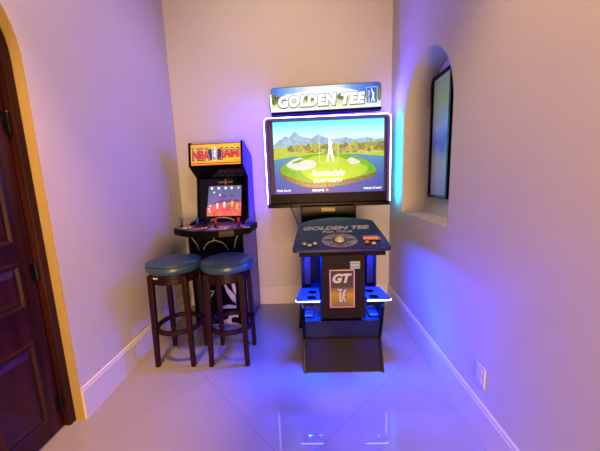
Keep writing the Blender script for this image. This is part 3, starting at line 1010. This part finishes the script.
for x, t in ((-0.985, 0.10), (-0.975, 0.13), (-0.98, 0.075), (-0.93, 0.26), (-0.87, 0.235)):
    gl.append(([(x, t), (x + 0.018, t + 0.004), (x + 0.014, t + 0.022), (x + 0.002, t + 0.018)], NG['lamp']))
for pts in ([(-0.86, 0.22), (-0.85, 0.25), (-0.80, 0.25), (-0.80, 0.215)], [(-0.76, 0.225), (-0.75, 0.255), (-0.71, 0.25), (-0.715, 0.22)]):
    gl.append((pts, NG['purple']))
for x, t in ((-0.83, 0.12), (-0.75, 0.13), (-0.70, 0.10), (-0.90, 0.11)):
    gl.append(([(x, t), (x + 0.016, t), (x + 0.02, t + 0.05), (x + 0.008, t + 0.062), (x - 0.004, t + 0.045)], NG['amber'] if x > -0.8 else NG['lamp']))
screen2 = art('screen', surround, EO, EU, EV, EN, gl, step=0.0002)
Eo = Vector(EO)


def on_surround(x, t, dd=0.0006):
    return tuple(Vector((x, EO[1], EO[2])) + Vector(EV) * t + Vector(EN) * dd)


lettering('lettering', surround, 'NBA JAM', 'gold_ink', on_surround(-0.88, 0.356), EU, EV, EN, 0.145, 0.022, bold=0.03, thick=0.0006)
art('print', surround, EO, EU, EV, EN, [([(-0.812, 0.345), (-0.800, 0.345), (-0.800, 0.395), (-0.812, 0.395)], 'gold_ink')])


def arc_band(cx, cz, rx, rz, a0, a1, w, n=18):
    o = [(cx + rx * math.cos(a0 + (a1 - a0) * k / n), cz + rz * math.sin(a0 + (a1 - a0) * k / n)) for k in range(n + 1)]
    i = [(cx + (rx - w) * math.cos(a0 + (a1 - a0) * k / n), cz + (rz - w) * math.sin(a0 + (a1 - a0) * k / n)) for k in range(n + 1)]
    return o + i[::-1]


art('print', surround, EO, EU, EV, EN, [(arc_band(-0.845, -0.045, 0.15, 0.075, 0.15, math.pi - 0.15, 0.008), 'white_ink')])

# printed court lines and figure on the front
Wk = 'white_ink'


def thick_line(pts, w):
    L_, R_ = [], []
    for i, p in enumerate(pts):
        a, b = pts[max(0, i - 1)], pts[min(len(pts) - 1, i + 1)]
        dx, dz = b[0] - a[0], b[1] - a[1]
        l = math.hypot(dx, dz)
        L_.append((p[0] - dz / l * w / 2, p[1] + dx / l * w / 2))
        R_.append((p[0] + dz / l * w / 2, p[1] - dx / l * w / 2))
    return L_ + R_[::-1]


fl = [(thick_line([(-1.075, 0.875), (-1.045, 0.835), (-1.022, 0.80), (-1.005, 0.755)], 0.007), Wk),
      (thick_line([(-0.965, 0.755), (-0.94, 0.797), (-0.905, 0.826), (-0.845, 0.841), (-0.785, 0.824), (-0.75, 0.795), (-0.726, 0.755)], 0.007), Wk),
      (thick_line([(-0.856, 0.905), (-0.856, 0.841)], 0.008), Wk),
      (thick_line([(-0.620, 0.892), (-0.642, 0.86), (-0.657, 0.82), (-0.667, 0.765)], 0.007), Wk),
      ([(-0.806, 0.444), (-0.778, 0.441), (-0.76, 0.388), (-0.692, 0.314), (-0.685, 0.227), (-0.722, 0.255), (-0.772, 0.342)], Wk),
      ([(-0.726, 0.452), (-0.695, 0.458), (-0.681, 0.386), (-0.686, 0.307), (-0.713, 0.374)], Wk),
      ([(-0.834, 0.204), (-0.763, 0.222), (-0.686, 0.214), (-0.688, 0.188), (-0.836, 0.177)], Wk),
      ([(-0.842, 0.146), (-0.678, 0.153), (-0.676, 0.028), (-0.842, 0.028)], Wk),
      (circle(-0.812, 0.108, 0.042, 20), 'black'),
      ([(-0.744, 0.087), (-0.70, 0.10), (-0.676, 0.092), (-0.676, 0.034), (-0.748, 0.040)], 'black'),
      ([(-1.075, 0.012), (-0.615, 0.012), (-0.615, 0.018), (-1.075, 0.018)], Wk),
      ([(-0.948, 0.057), (-0.906, 0.104), (-0.894, 0.097), (-0.937, 0.043)], Wk),
      (thick_line([(-0.999, 0.352), (-1.026, 0.322), (-1.003, 0.295), (-1.028, 0.268)], 0.010), Wk),
      (thick_line([(-0.930, 0.352), (-0.898, 0.356), (-0.912, 0.325), (-0.934, 0.295)], 0.010), Wk),
      ([(-1.020, 0.235), (-0.990, 0.245), (-0.992, 0.225), (-1.022, 0.218)], Wk),
      ([(-0.640, 0.338), (-0.616, 0.331), (-0.620, 0.192), (-0.640, 0.199)], Wk)]
art('print', front, (0, 2.49, 0), FX, FZ, FN, fl, step=0.0003)

# control deck
def dz(y):
    return 0.955 + 0.10 * (y - 2.30)


ed = [(-1.19, 2.60), (-1.20, 2.43), (-1.188, 2.415), (-1.08, 2.352), (-0.96, 2.312), (-0.845, 2.298), (-0.73, 2.312), (-0.61, 2.352), (-0.503, 2.415), (-0.492, 2.43), (-0.475, 2.62), (-0.575, 2.64)]
ed2 = [(-0.575, 2.685), (-1.10, 2.685), (-1.10, 2.62)]
outl = ed + [(-0.589, 2.685), (-1.102, 2.685), (-1.102, 2.60)]
bm = bmesh.new()
loft(bm, [[(x, y, dz(y) - 0.055) for x, y in outl], [(x, y, dz(y)) for x, y in outl]])
deck = obj('control_deck', bm, 'black', hoop, bevel=0.003)
DVv = Vector((0, 1, 0.10)).normalized()
DN = Vector((0, -0.10, 1)).normalized()
inset = [(-0.845 + (x + 0.845) * 0.965, 2.50 + (y - 2.50) * 0.93) for x, y in outl]
art('deck_print', deck, (0, 2.30, 0.955), (1, 0, 0), DVv, DN, [([(x, (y - 2.30) / DVv.y) for x, y in inset], 'deck_art')])


def on_deck(x, y, dd=0.0012):
    return tuple(Vector((x, y, dz(y))) + DN * dd)


zones = []
for k, (xa, xb) in enumerate(((-1.175, -1.07), (-1.06, -0.86), (-0.85, -0.67), (-0.66, -0.50))):
    def front_y(x):
        return 2.318 + 0.118 * ((x + 0.845) / 0.345) ** 2
    cz = ['white_ink', 'red_plastic', 'white_ink', 'blue_plastic'][k]
    zones.append(([(xa, (front_y(xa) + 0.01 - 2.30) / DVv.y), (xb, (front_y(xb) + 0.01 - 2.30) / DVv.y), (xb - 0.01, (front_y(xb) + 0.14 - 2.30) / DVv.y), (xa + 0.01, (front_y(xa) + 0.14 - 2.30) / DVv.y)], cz))
    xm = (xa + xb) / 2
    zones.append((circle(xm + 0.012, (front_y(xm) + 0.07 - 2.30) / DVv.y, 0.034, 16), ['red_plastic', 'white_ink', 'red_plastic', 'white_ink'][k]))
art('deck_print', deck, Vector((0, 2.30, 0.955)) + DN * 0.0008, (1, 0, 0), DVv, DN, zones, step=0.0003)
for x, y, m in ((-1.145, 2.48, 'teal_plastic'), (-0.985, 2.46, 'blue_plastic'), (-0.805, 2.44, 'red_plastic'), (-0.600, 2.46, 'red_plastic')):
    p = on_deck(x, y)
    bm = bmesh.new()
    lathe(bm, [(0.024, 0), (0.024, 0.003), (0.010, 0.006), (0.006, 0.012), (0.006, 0.030)], p, seg=16, mi=0)
    lathe(bm, [(0.005, 0.028), (0.010, 0.034), (0.016, 0.058), (0.016, 0.070), (0.010, 0.080), (0.003, 0.083)], p, seg=16, mi=1)
    obj('joystick', bm, ['black', m], deck, smooth=True)
    for k in range(3):
        bm = bmesh.new()
        lathe(bm, [(0.014, 0), (0.014, 0.006), (0.011, 0.007), (0.010, 0.011), (0.004, 0.012)], on_deck(x + 0.042 + 0.028 * k if x > -1.1 else x + 0.04 + 0.03 * k, y - 0.045 - 0.012 * (k % 2)), seg=14)
        obj('button', bm, [m, 'yellow_plastic', 'white_plastic'][k % 3] if x > -1.1 else 'white_plastic', deck)

# lit sign of the cabinet
sd = Vector((0, 0.025, 0.200)).normalized()
SO, SU, SV, SN = (0, 2.622, 1.520), (1, 0, 0), tuple(sd), (0, -sd.z, sd.y)
bm = bmesh.new(); prism(bm, [(2.622, 1.520), (2.647, 1.720), (2.69, 1.700), (2.66, 1.523)], 'x', IX0, IX1)
sign = obj('lit_sign', bm, 'black', hoop)
SG = {
    'stripe': glow('sign_stripe', (248, 196, 50), 1.15, col2=(238, 120, 20), scale=9, stretch=(0.35, 1, 7)),
    'gold': glow('sign_gold', (244, 204, 90), 1.0),
    'red': glow('sign_red', (224, 28, 40), 1.0),
    'rim': glow('sign_maroon', (60, 10, 30), 0.5),
    'navy': glow('sign_navy', (34, 44, 92), 0.7),
    'white': glow('sign_bright', (240, 238, 232), 1.05),
    'blue': glow('sign_royal', (46, 90, 190), 0.9),
}
w0, w1, H0, H1 = IX0 + 0.002, IX1 - 0.002, 0.006, 0.198
nl = [([(w0, H0), (w1, H0), (w1, H1), (w0, H1)], SG['stripe']),
      ([(w0, H0 + 0.012), (w1, H0 + 0.012), (w1, H0 + 0.022), (w0, H0 + 0.022)], SG['red']),
      ([(w0, H1 - 0.018), (w0 + 0.18, H1 - 0.018), (w0 + 0.22, H1 - 0.010), (w0, H1 - 0.010)], SG['gold']),
      ([(-0.905, 0.052), (-0.785, 0.052), (-0.785, 0.150), (-0.905, 0.150)], SG['navy']),
      ([(-0.868, 0.060), (-0.845, 0.036), (-0.822, 0.060), (-0.818, 0.150), (-0.845, 0.176), (-0.872, 0.150)], SG['white']),
      ([(-0.863, 0.066), (-0.845, 0.046), (-0.844, 0.165), (-0.866, 0.146)], SG['blue']),
      ([(-0.827, 0.066), (-0.843, 0.046), (-0.842, 0.165), (-0.824, 0.146)], SG['red']),
      ([(-0.846, 0.158), (-0.836, 0.158), (-0.834, 0.146), (-0.830, 0.128), (-0.836, 0.112), (-0.832, 0.090), (-0.838, 0.064), (-0.846, 0.064), (-0.848, 0.092), (-0.858, 0.074), (-0.862, 0.084), (-0.852, 0.108), (-0.858, 0.128), (-0.850, 0.146)], SG['white'])]
art('sign_face', sign, SO, SU, SV, SN, nl, step=0.0002)


def on_sign(x, t, dd):
    return tuple(Vector(SO) + Vector(SU) * x + Vector(SV) * t + Vector(SN) * dd)


for body, x, w in (('NBA', -1.055, 0.165), ('JAM', -0.795, 0.178)):
    lettering('lettering', sign, body, SG['rim'], on_sign(x - 0.008, 0.046, 0.003), SU, SV, SN, w + 0.016, 0.114, bold=0.08, thick=0.0004)
    lettering('lettering', sign, body, SG['white'], on_sign(x + 0.000, 0.056, 0.0036), SU, SV, SN, w, 0.094, bold=0.045, thick=0.0004)
    lettering('lettering', sign, body, SG['red'], on_sign(x + 0.002, 0.058, 0.0042), SU, SV, SN, w - 0.004, 0.086, bold=0.04, thick=0.0004)

hoop.rotation_euler = (0, 0, math.radians(-5))

# ------------------------------------------------------------------ bar stools
stool = thing('bar_stool', 'round teal bar stool nearest the door, with a white tag under its seat', 'bar stool', (-1.036, 2.04, 0), 'bar stools in front of the basketball cabinet')
C = (-1.036, 2.04)
bm = bmesh.new()
lathe(bm, [(0.160, 0.722), (0.182, 0.724), (0.194, 0.734), (0.198, 0.752), (0.196, 0.772), (0.188, 0.788), (0.160, 0.800), (0.10, 0.808), (0.03, 0.810)], (C[0], C[1], 0), seg=56)
cushion = obj('seat_cushion', bm, 'vinyl', stool, smooth=True)
bm = bmesh.new()
tube(bm, [(C[0] + 0.1925 * math.cos(2 * math.pi * k / 56), C[1] + 0.1925 * math.sin(2 * math.pi * k / 56), 0.784) for k in range(57)], 0.0035, seg=6)
obj('piping', bm, 'seam', cushion, smooth=True)
bm = bmesh.new()
lathe(bm, [(0.145, 0.648), (0.168, 0.648), (0.170, 0.655), (0.170, 0.690), (0.172, 0.694), (0.172, 0.722), (0.145, 0.722)], (C[0], C[1], 0), seg=48)
obj('apron', bm, 'stool_wood', stool)
for sx_, sy_ in ((-1, -1), (1, -1), (-1, 1), (1, 1)):
    bm = bmesh.new()
    def sq(cx, cy, h, z):
        return [(cx - h, cy - h, z), (cx + h, cy - h, z), (cx + h, cy + h, z), (cx - h, cy + h, z)]
    bx, by = C[0] + sx_ * 0.136, C[1] + sy_ * 0.138
    tx, ty = C[0] + sx_ * 0.124, C[1] + sy_ * 0.122
    loft(bm, [sq(bx, by, 0.015, 0.0), sq(bx + (tx - bx) * 0.4, by + (ty - by) * 0.4, 0.0175, 0.28), sq(tx, ty, 0.019, 0.712)])
    obj('leg', bm, 'stool_wood', stool, bevel=0.004)
bm = bmesh.new()
lathe(bm, [(0.150, 0.262), (0.172, 0.262), (0.174, 0.266), (0.174, 0.288), (0.172, 0.292), (0.150, 0.292), (0.150, 0.262)], (C[0], C[1], 0), seg=56, cap=False)
obj('foot_ring', bm, 'stool_wood', stool)


def copy_tree(o, parent=None):
    c = o.copy()
    COL.objects.link(c)
    if parent:
        c.parent = parent
    for ch in list(o.children):
        copy_tree(ch, c)
    return c


stool2 = copy_tree(stool)
stool2.location = (-0.625, 2.035, 0)
stool2['label'] = 'round teal bar stool nearest the golf machine, no tag under its seat'
bm = bmesh.new()
box(bm, -1.112, -1.080, 1.866, 1.870, 0.698, 0.711)
obj('tag', bm, 'paper', stool)

# ------------------------------------------------------------------ niche picture and wall plate
px0, pY0, pY1, pZ0, pZ1 = XR + ND, 2.130, 2.460, 1.178, 2.125
pic = thing('framed_picture', 'tall narrow abstract picture in a thin black frame, hanging in the arched wall niche', 'picture', (px0, (pY0 + pY1) / 2, pZ0))
bm = bmesh.new()
ft = 0.022
for a in ((pY0, pY1, pZ0, pZ0 + ft), (pY0, pY1, pZ1 - ft, pZ1), (pY0, pY0 + ft, pZ0 + ft, pZ1 - ft), (pY1 - ft, pY1, pZ0 + ft, pZ1 - ft)):
    box(bm, px0 - 0.030, px0 - 0.002, a[0], a[1], a[2], a[3])
obj('frame', bm, 'black', pic)
cm = ramp_mat('canvas_paint', 2, 0.0, 0.965, [(0.0, (170, 175, 215)), (0.25, (160, 170, 220)), (0.45, (190, 200, 190)), (0.6, (110, 140, 240)), (0.78, (180, 205, 250)), (0.95, (180, 215, 140))], rough=0.7, noise=0.35, nscale=6, k=0.9, spec=0.1)
bm = bmesh.new(); box(bm, px0 - 0.014, px0 - 0.002, pY0 + ft - 0.002, pY1 - ft + 0.002, pZ0 + ft - 0.002, pZ1 - ft + 0.002)
obj('canvas', bm, cm, pic)

plate = thing('wall_outlet', 'small white wall outlet plate low on the right wall', 'wall outlet', (XR, 1.32, 0.335))
bm = bmesh.new(); box(bm, XR - 0.007, XR - 0.0002, 1.282, 1.358, 0.285, 0.392)
obj('plate', bm, 'outlet_paint', plate, bevel=0.003)
for z in (0.318, 0.360):
    bm = bmesh.new(); box(bm, XR - 0.009, XR - 0.006, 1.303, 1.337, z - 0.014, z + 0.014)
    obj('socket', bm, 'outlet_paint', plate, bevel=0.002)
